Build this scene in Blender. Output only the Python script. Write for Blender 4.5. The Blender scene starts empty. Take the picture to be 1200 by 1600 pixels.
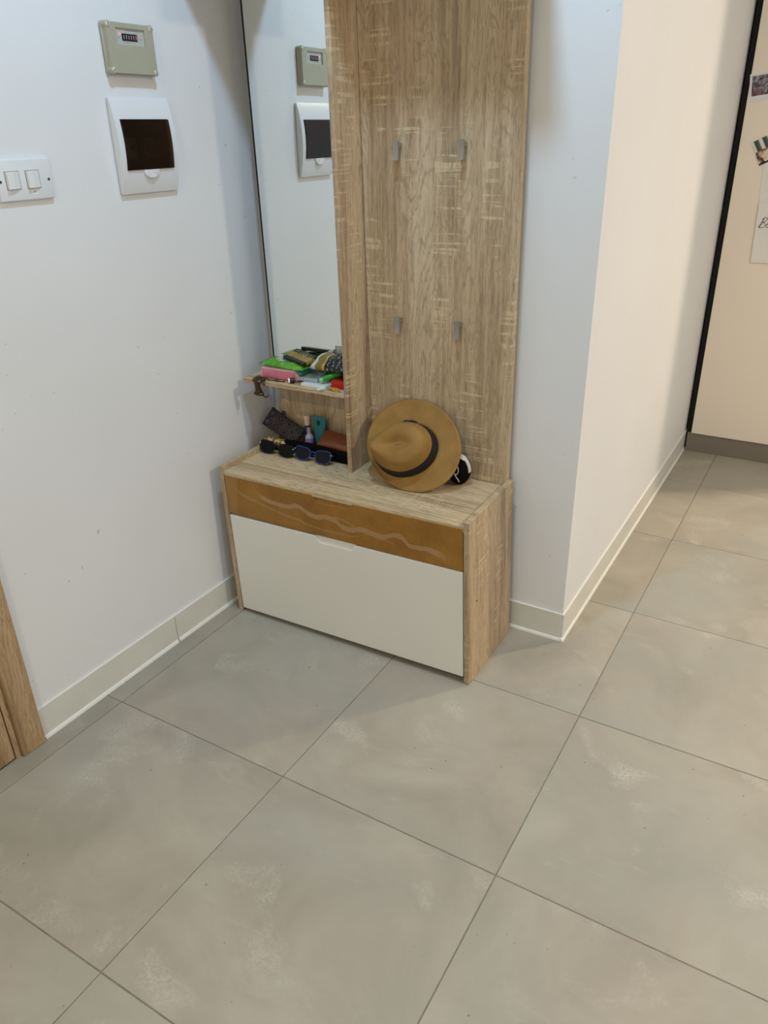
import bpy, bmesh, math, random
from mathutils import Matrix, Vector
random.seed(7)
SC = bpy.context.scene
COL = SC.collection
R = math.radians

def lin(c):
    return tuple((v/12.92 if v <= .04045 else ((v+.055)/1.055)**2.4) for v in [q/255 for q in c])

# ------------------------------------------------------------------ camera
cam = bpy.data.cameras.new('camera')
cam.sensor_fit = 'HORIZONTAL'; cam.sensor_width = 36.0
cam.lens = 36.0*1195.03/1200.0
cam.clip_start = .05
camo = bpy.data.objects.new('camera', cam); COL.objects.link(camo)
yaw, pitch, roll = -.544341, -.460791, -.023002
_r = Vector((math.cos(yaw), -math.sin(yaw), 0))
_f = Vector((math.sin(yaw)*math.cos(pitch), math.cos(yaw)*math.cos(pitch), math.sin(pitch)))
_u = _r.cross(_f)
_rr = math.cos(roll)*_r + math.sin(roll)*_u
_uu = -math.sin(roll)*_r + math.cos(roll)*_u
m3 = Matrix((_rr, _uu, -_f)).transposed()
camo.matrix_world = Matrix.Translation((1.61016, -.52640, 1.50265)) @ m3.to_4x4()
SC.camera = camo

# ------------------------------------------------------------------ world, exposure
SC.view_settings.view_transform = 'Standard'
SC.view_settings.look = 'None'
SC.view_settings.exposure = 0.03
SC.view_settings.gamma = 1.0
SC.view_settings.use_curve_mapping = False
W = bpy.data.worlds.new('world'); SC.world = W; W.use_nodes = True
bg = W.node_tree.nodes['Background']
bg.inputs[0].default_value = (.90, .925, 1.0, 1); bg.inputs[1].default_value = .56

# ------------------------------------------------------------------ lamps in the ceiling (the discs themselves are out of frame)
def ceiling_lamp(name, loc, power, color, size):
    l = bpy.data.lights.new(name, 'AREA'); l.shape = 'DISK'; l.size = size
    l.energy = power; l.color = color
    o = bpy.data.objects.new(name, l); o.location = loc; COL.objects.link(o)
    return o
ceiling_lamp('hall_lamp', (.75, .785, 2.72), 16.0, (0.450, 0.700, 1.000), 0.11)
ceiling_lamp('hall_lamp', (1.15, -1.50, 2.72), 22.4, (1.000, 0.866, 0.464), 0.16)
ceiling_lamp('kitchen_lamp', (3.4, 1.2, 2.72), 47.0, (1.000, 0.877, 0.706), 0.16)
ceiling_lamp('kitchen_lamp', (2.9, 3.85, 2.72), 59.0, (1.000, 0.837, 0.644), 0.12)

# ------------------------------------------------------------------ mesh helpers
def T(x=0, y=0, z=0): return Matrix.Translation((x, y, z))
def RX(a): return Matrix.Rotation(R(a), 4, 'X')
def RY(a): return Matrix.Rotation(R(a), 4, 'Y')
def RZ(a): return Matrix.Rotation(R(a), 4, 'Z')

def join(bm, tmp, M=None):
    if M is not None: bmesh.ops.transform(tmp, matrix=M, verts=tmp.verts)
    me = bpy.data.meshes.new('tmp'); tmp.to_mesh(me); tmp.free()
    bm.from_mesh(me); bpy.data.meshes.remove(me)
    return bm

def box(bm, x0, x1, y0, y1, z0, z1, bev=0, seg=1, M=None):
    t = bmesh.new(); bmesh.ops.create_cube(t, size=1)
    for v in t.verts:
        v.co = Vector((x0+(v.co.x+.5)*(x1-x0), y0+(v.co.y+.5)*(y1-y0), z0+(v.co.z+.5)*(z1-z0)))
    if bev: bmesh.ops.bevel(t, geom=list(t.edges), offset=bev, segments=seg, affect='EDGES', profile=.5)
    return join(bm, t, M)

def prism(bm, pts, h0, h1, bev=0, M=None, seg=1):
    """polygon in local x-y, extruded in z from h0 to h1"""
    t = bmesh.new()
    vs = [t.verts.new((p[0], p[1], h0)) for p in pts]
    f = t.faces.new(vs)
    r = bmesh.ops.extrude_face_region(t, geom=[f])
    for e in r['geom']:
        if isinstance(e, bmesh.types.BMVert): e.co.z = h1
    bmesh.ops.recalc_face_normals(t, faces=t.faces)
    if bev: bmesh.ops.bevel(t, geom=list(t.edges), offset=bev, segments=seg, affect='EDGES', profile=.5)
    return join(bm, t, M)

def lathe(bm, prof, n=20, M=None):
    """profile of (radius, z) turned about z"""
    t = bmesh.new(); rings = []
    for r, z in prof:
        if r < 1e-6: rings.append([t.verts.new((0, 0, z))])
        else: rings.append([t.verts.new((r*math.cos(2*math.pi*k/n), r*math.sin(2*math.pi*k/n), z)) for k in range(n)])
    for a, b in zip(rings, rings[1:]):
        for k in range(n):
            k2 = (k+1) % n
            if len(a) == 1 and len(b) == 1: continue
            if len(a) == 1: t.faces.new((a[0], b[k2], b[k]))
            elif len(b) == 1: t.faces.new((a[k], a[k2], b[0]))
            else: t.faces.new((a[k], a[k2], b[k2], b[k]))
    bmesh.ops.recalc_face_normals(t, faces=t.faces)
    return join(bm, t, M)

def tube(bm, pts, rad, n=8, closed=False, M=None):
    t = bmesh.new(); pts = [Vector(p) for p in pts]; N = len(pts); rings = []
    prev = None
    for i in range(N):
        if closed: d = pts[(i+1) % N]-pts[i-1]
        else: d = pts[min(i+1, N-1)]-pts[max(i-1, 0)]
        d.normalize()
        if prev is None:
            a = Vector((0, 0, 1)) if abs(d.z) < .9 else Vector((1, 0, 0))
            a = (a-d*a.dot(d)).normalized()
        else: a = (prev-d*prev.dot(d)).normalized()
        prev = a; b = d.cross(a)
        rr = rad[i] if isinstance(rad, (list, tuple)) else rad
        rings.append([t.verts.new(pts[i]+rr*(math.cos(2*math.pi*k/n)*a+math.sin(2*math.pi*k/n)*b)) for k in range(n)])
    for i in range(N if closed else N-1):
        a, b = rings[i], rings[(i+1) % N]
        for k in range(n): t.faces.new((a[k], a[(k+1) % n], b[(k+1) % n], b[k]))
    if not closed:
        t.faces.new(rings[0][::-1]); t.faces.new(rings[-1])
    bmesh.ops.recalc_face_normals(t, faces=t.faces)
    return join(bm, t, M)

def loft(bm, rings, caps=True, M=None):
    t = bmesh.new(); vr = [[t.verts.new(p) for p in r] for r in rings]; n = len(vr[0])
    for a, b in zip(vr, vr[1:]):
        for k in range(n): t.faces.new((a[k], a[(k+1) % n], b[(k+1) % n], b[k]))
    if caps: t.faces.new(vr[0][::-1]); t.faces.new(vr[-1])
    bmesh.ops.recalc_face_normals(t, faces=t.faces)
    return join(bm, t, M)

def pillow(bm, lx, ly, h, nx=16, ny=10, crimp=.0, wr=.0, seed=1, M=None, power=.5):
    """soft filled packet lx by ly, h thick, lying on z=0; crimped ends along x, small wrinkles"""
    rnd = random.Random(seed)
    ph = [rnd.uniform(0, 6.28) for _ in range(8)]
    t = bmesh.new(); g = {}
    for s in (0, 1):
        for i in range(nx+1):
            for j in range(ny+1):
                u, v = i/nx, j/ny
                edge = i in (0, nx) or j in (0, ny)
                if s == 1 and edge: g[s, i, j] = g[0, i, j]; continue
                a = max(0.0, 1-abs(2*u-1)**3); b = max(0.0, 1-abs(2*v-1)**3)
                if crimp:
                    q = min(u, 1-u)
                    a = 0 if q < crimp*.6 else max(0.0, 1-abs((2*u-1)/(1-crimp))**4) if abs(2*u-1) < 1-crimp else 0
                th = (a*b)**power*h/2
                w = wr*(math.sin(9*u+4*v+ph[0])*math.sin(7*v-5*u+ph[1])+.6*math.sin(17*u+ph[2])*math.sin(13*v+9*u+ph[3]))
                x = (u-.5)*lx; y = (v-.5)*ly
                pin = 1-.06*math.sin(math.pi*u) if not crimp else 1
                zz = h/2+(th if s else -th)+w*(1 if s else .4)*(0.3+.7*(a*b))
                g[s, i, j] = t.verts.new((x, y*pin, max(zz, 0)))
    for s in (0, 1):
        for i in range(nx):
            for j in range(ny):
                q = [g[s, i, j], g[s, i+1, j], g[s, i+1, j+1], g[s, i, j+1]]
                try: t.faces.new(q if s else q[::-1])
                except ValueError: pass
    bmesh.ops.recalc_face_normals(t, faces=t.faces)
    return join(bm, t, M)

def ell(bm, rx, ry, rz, M=None, u=18, v=12):
    t = bmesh.new(); bmesh.ops.create_uvsphere(t, u_segments=u, v_segments=v, radius=1)
    for q in t.verts: q.co = Vector((q.co.x*rx, q.co.y*ry, q.co.z*rz))
    return join(bm, t, M)

def mk(name, bm, mat, parent=None, smooth=False, fn=None, world=None):
    if fn:
        for v in bm.verts: v.co = Vector(fn(*v.co))
    if world is not None:
        for v in bm.verts: v.co = v.co-Vector(world)
    me = bpy.data.meshes.new(name); bm.to_mesh(me); bm.free()
    if smooth:
        for p in me.polygons: p.use_smooth = True
        if smooth is not True:
            me.set_sharp_from_angle(angle=R(smooth))
    o = bpy.data.objects.new(name, me)
    me.materials.append(mat)
    COL.objects.link(o)
    if parent: o.parent = parent
    return o

def thing(name, label, cat, loc=(0, 0, 0), rot=None, group=None):
    o = bpy.data.objects.new(name, None); o.empty_display_size = .05; COL.objects.link(o)
    o.location = loc
    if rot is not None: o.rotation_euler = rot
    o['label'] = label; o['category'] = cat
    if group: o['group'] = group
    return o
def tag(o, label, cat, group=None):
    o['label'] = label; o['category'] = cat
    if group: o['group'] = group
    return o
def struct_empty(name, loc=(0, 0, 0)):
    o = bpy.data.objects.new(name, None); o.empty_display_size = .05; COL.objects.link(o)
    o.location = loc; o['kind'] = 'structure'
    return o
BM = bmesh.new

# ------------------------------------------------------------------ materials
class NT:
    def __init__(s, name):
        s.m = bpy.data.materials.new(name); s.m.use_nodes = True
        s.t = s.m.node_tree; s.p = s.t.nodes['Principled BSDF']
    def n(s, typ, **kw):
        q = s.t.nodes.new(typ)
        for k, v in kw.items():
            if k.startswith('i_'):
                key = k[2:]
                key = int(key) if key.isdigit() else key.replace('_', ' ')
                s.set(q.inputs[key], v)
            else: setattr(q, k, v)
        return q
    def set(s, sock, v):
        if isinstance(v, bpy.types.NodeSocket): s.t.links.new(v, sock)
        else: sock.default_value = v
    def math(s, op, a, b=0.0, c=0.0):
        q = s.t.nodes.new('ShaderNodeMath'); q.operation = op
        s.set(q.inputs[0], a); s.set(q.inputs[1], b); s.set(q.inputs[2], c)
        return q.outputs[0]
    def ramp(s, fac, stops, interp='LINEAR'):
        q = s.t.nodes.new('ShaderNodeValToRGB'); q.color_ramp.interpolation = interp
        e = q.color_ramp.elements
        while len(e) < len(stops): e.new(.5)
        for el, (p, c) in zip(e, stops):
            el.position = p; el.color = (*c, 1) if len(c) == 3 else c
        s.set(q.inputs[0], fac)
        return q.outputs[0]
    def mix(s, fac, a, b, mode='MIX'):
        q = s.t.nodes.new('ShaderNodeMix'); q.data_type = 'RGBA'; q.blend_type = mode
        s.set(q.inputs[0], fac)
        s.set(q.inputs[6], a if isinstance(a, bpy.types.NodeSocket) else (*a, 1))
        s.set(q.inputs[7], b if isinstance(b, bpy.types.NodeSocket) else (*b, 1))
        return q.outputs[2]
    def noise(s, vec, scale, detail=2.0, rough=.5, dist=0.0):
        q = s.n('ShaderNodeTexNoise'); s.set(q.inputs['Vector'], vec)
        q.inputs['Scale'].default_value = scale; q.inputs['Detail'].default_value = detail
        q.inputs['Roughness'].default_value = rough; q.inputs['Distortion'].default_value = dist
        return q.outputs['Fac']
    def obj(s): return s.n('ShaderNodeTexCoord').outputs['Object']
    def xyz(s, v):
        q = s.n('ShaderNodeSeparateXYZ'); s.set(q.inputs[0], v); return q.outputs
    def comb(s, x, y, z):
        q = s.n('ShaderNodeCombineXYZ'); s.set(q.inputs[0], x); s.set(q.inputs[1], y); s.set(q.inputs[2], z); return q.outputs[0]
    def vscale(s, v, sc):
        q = s.n('ShaderNodeMapping'); s.set(q.inputs['Vector'], v); q.inputs['Scale'].default_value = sc; return q.outputs[0]
    def vadd(s, a, b):
        q = s.n('ShaderNodeVectorMath', operation='ADD'); s.set(q.inputs[0], a); s.set(q.inputs[1], b); return q.outputs[0]
    def bump(s, h, strength=.2, dist=.002):
        q = s.n('ShaderNodeBump'); s.set(q.inputs['Height'], h)
        q.inputs['Strength'].default_value = strength; q.inputs['Distance'].default_value = dist
        s.set(s.p.inputs['Normal'], q.outputs[0])
    def done(s, color=None, rough=.5, metal=0.0, spec=.5):
        if color is not None: s.set(s.p.inputs['Base Color'], color if isinstance(color, bpy.types.NodeSocket) else (*color, 1))
        s.set(s.p.inputs['Roughness'], rough); s.p.inputs['Metallic'].default_value = metal
        s.p.inputs['Specular IOR Level'].default_value = spec
        return s.m

def plain(name, c, rough=.5, metal=0.0, var=.06, scale=40, bump=0.0, spec=.5):
    s = NT(name); v = s.obj(); a = lin(c)
    n = s.noise(v, scale, 3)
    col = s.ramp(n, [(.3, tuple(q*(1-var) for q in a)), (.7, tuple(min(1, q*(1+var)) for q in a))])
    if bump: s.bump(s.noise(v, scale*6, 3), bump, .001)
    return s.done(col, rough, metal, spec)

def wood(name, axis, dark=(140, 116, 90), mid=(188, 164, 130), light=(210, 189, 156), saw=.62, seed=0.0):
    """pale sawn-oak laminate; grain runs along the given object axis"""
    s = NT(name); v = s.obj()
    rnd = s.n('ShaderNodeObjectInfo').outputs['Random']
    off = s.math('MULTIPLY', rnd, 13.0)
    v = s.vadd(v, s.comb(off, s.math('ADD', off, seed), s.math('MULTIPLY', off, .7)))
    def sc(a, l):
        q = [a, a, a]; q['xyz'.index(axis)] = l; return q
    big = s.noise(s.vscale(v, sc(11, .9)), 1.0, 4, .55, .8)
    # cathedral figure : contour lines of a stretched noise field
    fld = s.math('ADD', s.noise(s.vscale(v, sc(6.5, .85)), 1.0, 2, .5, .3), s.math('MULTIPLY', s.noise(s.vscale(v, sc(120, 22)), 1.0, 2, .6), .035))
    con = s.math('FRACT', s.math('MULTIPLY', fld, 30.0))
    con = s.math('ABSOLUTE', s.math('SUBTRACT', con, .5))
    con = s.ramp(con, [(.0, (0, 0, 0)), (.17, (1, 1, 1))])
    med0 = s.noise(s.vscale(v, sc(16, 7)), 1.0, 2, .5)
    fine = s.noise(s.vadd(s.vscale(v, sc(330, 20)), s.comb(*[s.math('MULTIPLY', med0, 10.0)]*3)), 1.0, 3, .65)
    med = s.noise(s.vscale(v, sc(75, 2.2)), 1.0, 4, .6, .4)
    col = s.ramp(s.math('ADD', s.math('MULTIPLY', big, .62), s.math('MULTIPLY', med, .42)),
                 [(.36, lin(dark)), (.50, lin(mid)), (.66, lin(light))])
    hue = s.noise(s.vscale(v, sc(7, 1.1)), 1.0, 2)
    col = s.mix(s.ramp(hue, [(.45, (0, 0, 0)), (.75, (.26, .26, .26))]), col, lin((176, 134, 100)))
    dk = s.mix(.75, col, lin(tuple(q*.82 for q in dark)))
    col = s.mix(s.math('MULTIPLY', s.math('SUBTRACT', 1.0, con), s.ramp(big, [(.4, (.1, .1, .1)), (.58, (.62, .62, .62))])), col, dk)
    col = s.mix(s.ramp(fine, [(.50, (0, 0, 0)), (.66, (.66, .66, .66))]), col, dk)
    col = s.mix(s.ramp(fine, [(.30, (.25, .25, .25)), (.45, (0, 0, 0))]), col, lin(light))
    # pale saw marks across the grain, in patches
    lines = s.noise(s.vscale(v, sc(7, 120)), 1.0, 1, .5)
    patch = s.noise(s.vscale(v, sc(13, 3.2)), 1.0, 1, .5)
    brk = s.noise(s.vscale(v, sc(140, 40)), 1.0, 1)
    mk_ = s.math('MULTIPLY', s.ramp(lines, [(.56, (0, 0, 0)), (.63, (1, 1, 1))]), s.ramp(patch, [(.50, (0, 0, 0)), (.59, (1, 1, 1))]))
    mk_ = s.math('MULTIPLY', mk_, s.ramp(brk, [(.35, (.2, .2, .2)), (.6, (1, 1, 1))]))
    col = s.mix(s.math('MULTIPLY', mk_, saw), col, lin((226, 206, 164)))
    s.bump(s.math('ADD', s.math('MULTIPLY', fine, -.6), s.math('MULTIPLY', mk_, .5)), .12, .0008)
    return s.done(col, .48, 0, .35)

def paint_mat(name, c, bumpy=.12, scuff=True):
    s = NT(name); v = s.obj(); a = lin(c)
    n = s.noise(v, 2.3, 4)
    col = s.ramp(n, [(.3, tuple(q*.965 for q in a)), (.7, a)])
    if scuff:
        sp = s.noise(v, 60, 1); area = s.noise(v, 3.1, 1)
        k = s.math('MULTIPLY', s.ramp(sp, [(.775, (0, 0, 0)), (.80, (.35, .35, .35))]), s.ramp(area, [(.52, (0, 0, 0)), (.6, (1, 1, 1))]))
        col = s.mix(k, col, lin((95, 92, 90)))
    h = s.math('ADD', s.noise(v, 14, 3), s.math('MULTIPLY', s.noise(v, 130, 2), .18))
    s.bump(h, bumpy, .004)
    return s.done(col, .55, 0, .3)

M_wall = paint_mat('white_wall_paint', (231, 231, 229))
M_ceil = paint_mat('ceiling_paint', (235, 235, 233), .05, False)
M_oak_z = wood('oak_laminate_upright', 'z')
M_oak_x = wood('oak_laminate_lengthwise', 'x', (150, 126, 94), (204, 182, 144), (220, 200, 164), saw=.3)
M_oak_y = wood('oak_laminate_crosswise', 'y', saw=.3)
M_door = wood('oak_door_veneer', 'z', (140, 112, 78), (178, 148, 110), (196, 166, 128), saw=0.0, seed=3)
M_skirt = plain('skirting_tile_glaze', (218, 216, 205), .35, var=.04, scale=9)
M_caulk = plain('white_caulk', (230, 229, 222), .45, var=.03, scale=60, bump=.2)
M_grout = plain('grout', (124, 117, 105), .9, var=.25, scale=25, bump=.3)

def tile_mat():
    s = NT('matt_concrete_look_tile'); v = s.obj()
    rnd = s.n('ShaderNodeObjectInfo').outputs['Random']
    off = s.math('MULTIPLY', rnd, 37.0)
    v = s.vadd(v, s.comb(off, s.math('MULTIPLY', off, .6), 0.0))
    a = s.noise(v, 3.2, 5, .6, .6)
    col = s.ramp(a, [(.30, lin((152, 147, 134))), (.5, lin((165, 158, 145))), (.72, lin((175, 170, 156)))])
    b = s.noise(v, 2.1, 3, .5, .4)
    col = s.mix(s.ramp(b, [(.40, (0, 0, 0)), (.72, (.6, .6, .6))]), col, lin((156, 158, 149)))
    # lime bloom : pale cloudy patches that break up into specks
    c = s.noise(v, 4.6, 4, .55, .5); sp = s.noise(v, 120, 3, .7)
    blo = s.math('MULTIPLY', s.ramp(c, [(.575, (0, 0, 0)), (.73, (1, 1, 1))]), s.ramp(sp, [(.40, (.1, .1, .1)), (.62, (1, 1, 1))]))
    col = s.mix(s.math('MULTIPLY', blo, .52), col, lin((214, 210, 200)))
    vein = s.noise(s.vscale(v, (5, 16, 5)), 1.0, 4, .6, 1.2)
    col = s.mix(s.ramp(vein, [(.62, (0, 0, 0)), (.76, (.18, .18, .18))]), col, lin((200, 194, 181)))
    dot = s.noise(v, 95, 0)
    col = s.mix(s.ramp(dot, [(.868, (0, 0, 0)), (.88, (.6, .6, .6))]), col, lin((80, 70, 60)))
    s.bump(s.noise(v, 60, 4), .05, .001)
    return s.done(col, s.ramp(a, [(.3, (.46, .46, .46)), (.7, (.58, .58, .58))]), 0, .35)
M_tile = tile_mat()

# ------------------------------------------------------------------ the room shell
WX, WY, RX_, EY = -.074, 1.527, 1.032, 3.41       # left wall, back wall, passage wall, tall cabinet front
b = BM()
box(b, WX-.12, WX, .305, WY+.1, -.02, 2.8); box(b, WX-.12, WX, -.62, .305, 2.06, 2.8); box(b, WX-.12, WX, -2.2, -.62, -.02, 2.8)
o = mk('wall_left', b, M_wall); o['kind'] = 'structure'
b = BM(); box(b, WX, RX_-.1, WY, WY+.1, -.02, 2.8)
o = mk('wall_back', b, M_wall); o['kind'] = 'structure'
b = BM(); box(b, RX_-.1, RX_, WY, 4.15, -.02, 2.8)
o = mk('wall_right', b, M_wall); o['kind'] = 'structure'
b = BM(); box(b, RX_, 4.6, 4.03, 4.15, -.02, 2.8)
o = mk('wall_kitchen', b, M_wall); o['kind'] = 'structure'
b = BM(); box(b, WX-.12, 4.6, -2.2, 4.15, 2.8, 2.9)
o = mk('ceiling', b, M_ceil); o['kind'] = 'structure'

# floor of 0.6 m tiles, each its own piece
b = BM(); box(b, WX-.12, 4.6, -2.2, 4.15, -.06, -.0012)
floor = mk('floor', b, M_grout); floor['kind'] = 'structure'
G = .0014
def tile(pts, cx, cy, mesh=None):
    if mesh is None:
        t = BM()
        def inset(d):
            n = len(pts); out = []
            for i in range(n):
                p0, p1, p2 = Vector(pts[i-1]), Vector(pts[i]), Vector(pts[(i+1) % n])
                a = (p1-p0).normalized(); c = (p2-p1).normalized()
                n1 = Vector((-a.y, a.x)); n2 = Vector((-c.y, c.x))
                out.append(p1+(n1+n2)*d)
            return out
        loft(t, [[(p.x, p.y, -.009) for p in inset(G)], [(p.x, p.y, -.0009) for p in inset(G)], [(p.x, p.y, 0) for p in inset(G+.0009)]])
        o = mk('tile', t, M_tile, floor)
    else:
        o = bpy.data.objects.new('tile', mesh); COL.objects.link(o); o.parent = floor
    o.location = (cx, cy, random.uniform(-.00015, .00015))
    return o
full = None
def clip_rect(x0, x1, y0, y1):
    cx, cy = (x0+x1)/2, (y0+y1)/2
    return [(x0-cx, y0-cy), (x1-cx, y0-cy), (x1-cx, y1-cy), (x0-cx, y1-cy)], cx, cy
for i in range(-1, 6):
    for j in range(-2, 6):
        x0, x1, y0, y1 = i*.6, i*.6+.6, j*.6, j*.6+.6
        x0 = max(x0, WX); y1 = min(y1, EY+.06)
        if i == 1 and j == 2:            # wraps round the outside corner of the wall
            cx, cy = .9, 1.5
            P = [(.6, 1.2), (1.2, 1.2), (1.2, 1.8), (RX_, 1.8), (RX_, WY), (.6, WY)]
            tile([(p[0]-cx, p[1]-cy) for p in P], cx, cy); continue
        if i < 1 and j >= 2: y1 = min(y1, WY)
        if i == 1 and j > 2: x0 = max(x0, RX_)
        if i < 1 and y0 >= WY-.01: continue
        if y1-y0 < .02 or x1-x0 < .02: continue
        if abs(x1-x0-.6) < 1e-6 and abs(y1-y0-.6) < 1e-6:
            pts, cx, cy = clip_rect(x0, x1, y0, y1)
            q = tile(pts, cx, cy, full)
            full = full or q.data
        else:
            pts, cx, cy = clip_rect(x0, x1, y0, y1); tile(pts, cx, cy)

# skirting: glazed tile strips, white caulk on top and a bead at the floor
def skirting(name, segs, caulk, bead, extra=None):
    e = struct_empty(name)
    for a in segs:
        q = BM(); box(q, *a, .0008); mk('skirting_tile', q, M_skirt, e)
    q = BM(); caulk(q); mk('caulk_line', q, M_caulk, e)
    q = BM(); bead(q); mk('caulk_bead', q, M_caulk, e)
    return e
def wedge_x(q, x0, x1, y0, y1, h):   # bead along y, foot at x1
    loft(q, [[(x0, y, 0), (x1, y, 0), (x0+(x1-x0)*.75, y, h*.5), (x0, y, h)] for y in (y0, y1)])
def wedge_y(q, x0, x1, y0, y1, h):   # bead along x, foot at y1
    loft(q, [[(x, y0, 0), (x, y1, 0), (x, y0+(y1-y0)*.75, h*.5), (x, y0, h)] for x in (x0, x1)])
skirting('baseboard_left', [(WX-.001, WX+.006, .382, .9075, 0, .098), (WX-.001, WX+.006, .9095, WY, 0, .098)],
         lambda q: wedge_x(q, WX-.001, WX+.006, .382, WY, 0) or box(q, WX-.001, WX+.0065, .382, WY, .0975, .1005),
         lambda q: (wedge_x(q, WX+.004, WX+.013, .384, .905, .012), wedge_x(q, WX+.004, WX+.013, .911, WY, .012)))
skirting('baseboard_back', [(WX, RX_-.001, WY-.006, WY+.001, 0, .098)],
         lambda q: box(q, WX, RX_, WY-.0065, WY+.001, .0975, .1005),
         lambda q: wedge_y(q, WX, RX_+.004, WY-.004, WY-.012, .012))
skirting('baseboard_right', [(RX_-.001, RX_+.006, WY-.004, EY+.05, 0, .098)],
         lambda q: box(q, RX_-.001, RX_+.0065, WY-.006, EY+.05, .0975, .1005),
         lambda q: wedge_x(q, RX_+.004, RX_+.012, WY-.012, EY+.05, .012))

# door at the far left: casing, jamb stop and leaf
d = struct_empty('door_1', (WX, -.15, 0))
b = BM(); box(b, WX-.002, WX+.018, .309, .380, 0, 2.12, .003, 2); box(b, WX-.002, WX+.018, -.69, -.62, 0, 2.12, .003, 2); box(b, WX-.002, WX+.0175, -.62, .309, 2.05, 2.12, .003, 2)
mk('casing', b, M_door, d, world=(WX, -.15, 0))
b = BM(); box(b, WX-.11, WX+.006, .294, .309, 0, 2.05, .001); box(b, WX-.11, WX+.006, -.62, -.605, 0, 2.05, .001); box(b, WX-.11, WX+.0055, -.605, .294, 2.036, 2.05)
mk('jamb', b, M_door, d, world=(WX, -.15, 0))
b = BM(); box(b, WX-.034, WX+.006, -.602, .2905, .006, 2.033, .0015)
mk('door_leaf', b, M_door, d, world=(WX, -.15, 0))
b = BM(); lathe(b, [(0, 0), (.024, 0), (.024, .006), (.009, .008), (.009, .045), (0, .045)], 20, T(WX+.006, -.53, 1.02) @ RY(90)); tube(b, [(WX+.048, -.53, 1.02), (WX+.05, -.47, 1.02), (WX+.05, -.41, 1.018)], .008)
mk('door_handle', b, plain('satin_metal', (170, 170, 168), .3, 1.0), d, True, world=(WX, -.15, 0))

# ------------------------------------------------------------------ bench and the panel unit standing on it
TH = R(.84); ct, st = math.cos(TH), math.sin(TH); BW = .885
def U(x, y, z):
    """unit frame (x along the front from its left end, y back, z up) -> room; the unit stands a little askew and out of plumb"""
    lean = .030*z if z < .53 else .030*.53+.0085*(z-.53)
    return (.869-(BW-x)*ct-y*st-lean, 1.169-(BW-x)*st+y*ct, z)

M_mdf = None
def mdf():
    s = NT('stripped_mdf_with_glue_smears'); v = s.obj(); X, Y, Z = s.xyz(v)
    n = s.noise(v, 9, 4, .6)
    col = s.ramp(n, [(.3, lin((140, 96, 30))), (.55, lin((158, 112, 42))), (.8, lin((170, 124, 54)))])
    fuzz = s.noise(v, 160, 2)
    col = s.mix(s.ramp(fuzz, [(.4, (0, 0, 0)), (.7, (.25, .25, .25))]), col, lin((120, 78, 32)))
    def band(pts, w, soft=.35):
        # pale glue smear following a wandering line of (x, z) knots
        cv = s.n('ShaderNodeFloatCurve'); m = cv.mapping; c = m.curves[0]
        x0, x1 = pts[0][0], pts[-1][0]
        while len(c.points) < len(pts): c.points.new(.5, .5)
        for q, (px, pz) in zip(c.points, pts): q.location = ((px-x0)/(x1-x0), (pz-.38)/.15)
        m.update()
        u = s.math('DIVIDE', s.math('SUBTRACT', X, x0), x1-x0)
        s.set(cv.inputs['Value'], u)
        wob = s.math('MULTIPLY', s.math('SUBTRACT', s.noise(v, 28, 2), .5), .014)
        zc = s.math('ADD', s.math('ADD', s.math('MULTIPLY', cv.outputs[0], .15), .38), wob)
        dd = s.math('ABSOLUTE', s.math('SUBTRACT', Z, zc))
        ww = s.math('MULTIPLY', s.math('ADD', .55, s.noise(v, 9, 1)), w)
        k = s.ramp(s.math('DIVIDE', dd, ww), [(1-soft, (1, 1, 1)), (1, (0, 0, 0))])
        ends = s.ramp(u, [(0, (0, 0, 0)), (.04, (1, 1, 1)), (.94, (1, 1, 1)), (1, (0, 0, 0))])
        return s.math('MULTIPLY', k, ends)
    H = .4425
    k1 = band([(-.31, .478), (-.26, .462), (-.20, .458), (-.15, .468), (-.09, .447), (-.03, .456), (.03, .432), (.09, .443), (.15, .437), (.21, .452), (.25, .428), (.30, .432), (.37, .405)], .0095)
    k2 = band([(-.41, .500), (-.385, .470), (-.35, .455), (-.30, .445), (-.24, .430), (-.18, .425), (-.10, .412), (0, .408), (.08, .418)], .0045)
    k3 = band([(-.02, .462), (.03, .455), (.08, .438), (.14, .430), (.20, .422)], .004)
    k4 = s.math('MULTIPLY', s.ramp(X, [(.0, (1, 1, 1)), (.001, (0, 0, 0))]), s.math('MULTIPLY', s.math('LESS_THAN', s.math('ADD', X, s.math('MULTIPLY', Z, -.12)), -.445), .7))
    k2 = s.math('ADD', k2, k4)
    tot = s.math('MINIMUM', s.math('ADD', s.math('ADD', k1, s.math('MULTIPLY', k2, .5)), s.math('MULTIPLY', k3, .5)), 1.0)
    col = s.mix(s.math('MULTIPLY', tot, .55), col, lin((186, 150, 112)))
    s.bump(s.math('ADD', tot, s.math('MULTIPLY', fuzz, .1)), .5, .0016)
    return s.done(col, s.math('SUBTRACT', .55, s.math('MULTIPLY', tot, .22)), 0, .4)
M_mdf = mdf()
M_white = plain('white_lacquer', (233, 230, 219), .38, var=.012, scale=3)
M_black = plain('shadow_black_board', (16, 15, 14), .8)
BL = U(BW/2, .165, 0)
bench = thing('shoe_bench', 'low oak-look bench with a brown stripped drawer above a white flap front', 'bench', BL)
b = BM(); box(b, 0, .0165, 0, .328, 0, .546, .0008); mk('side_panel', b, M_oak_z, bench, fn=U, world=BL)
b = BM(); box(b, BW-.0165, BW, 0, .328, 0, .546, .0008); mk('side_panel', b, M_oak_z, bench, fn=U, world=BL)
b = BM(); box(b, .0168, BW-.0168, .0025, .328, .5145, .530, .0008); mk('bench_top', b, M_oak_x, bench, fn=U, world=BL)
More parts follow.
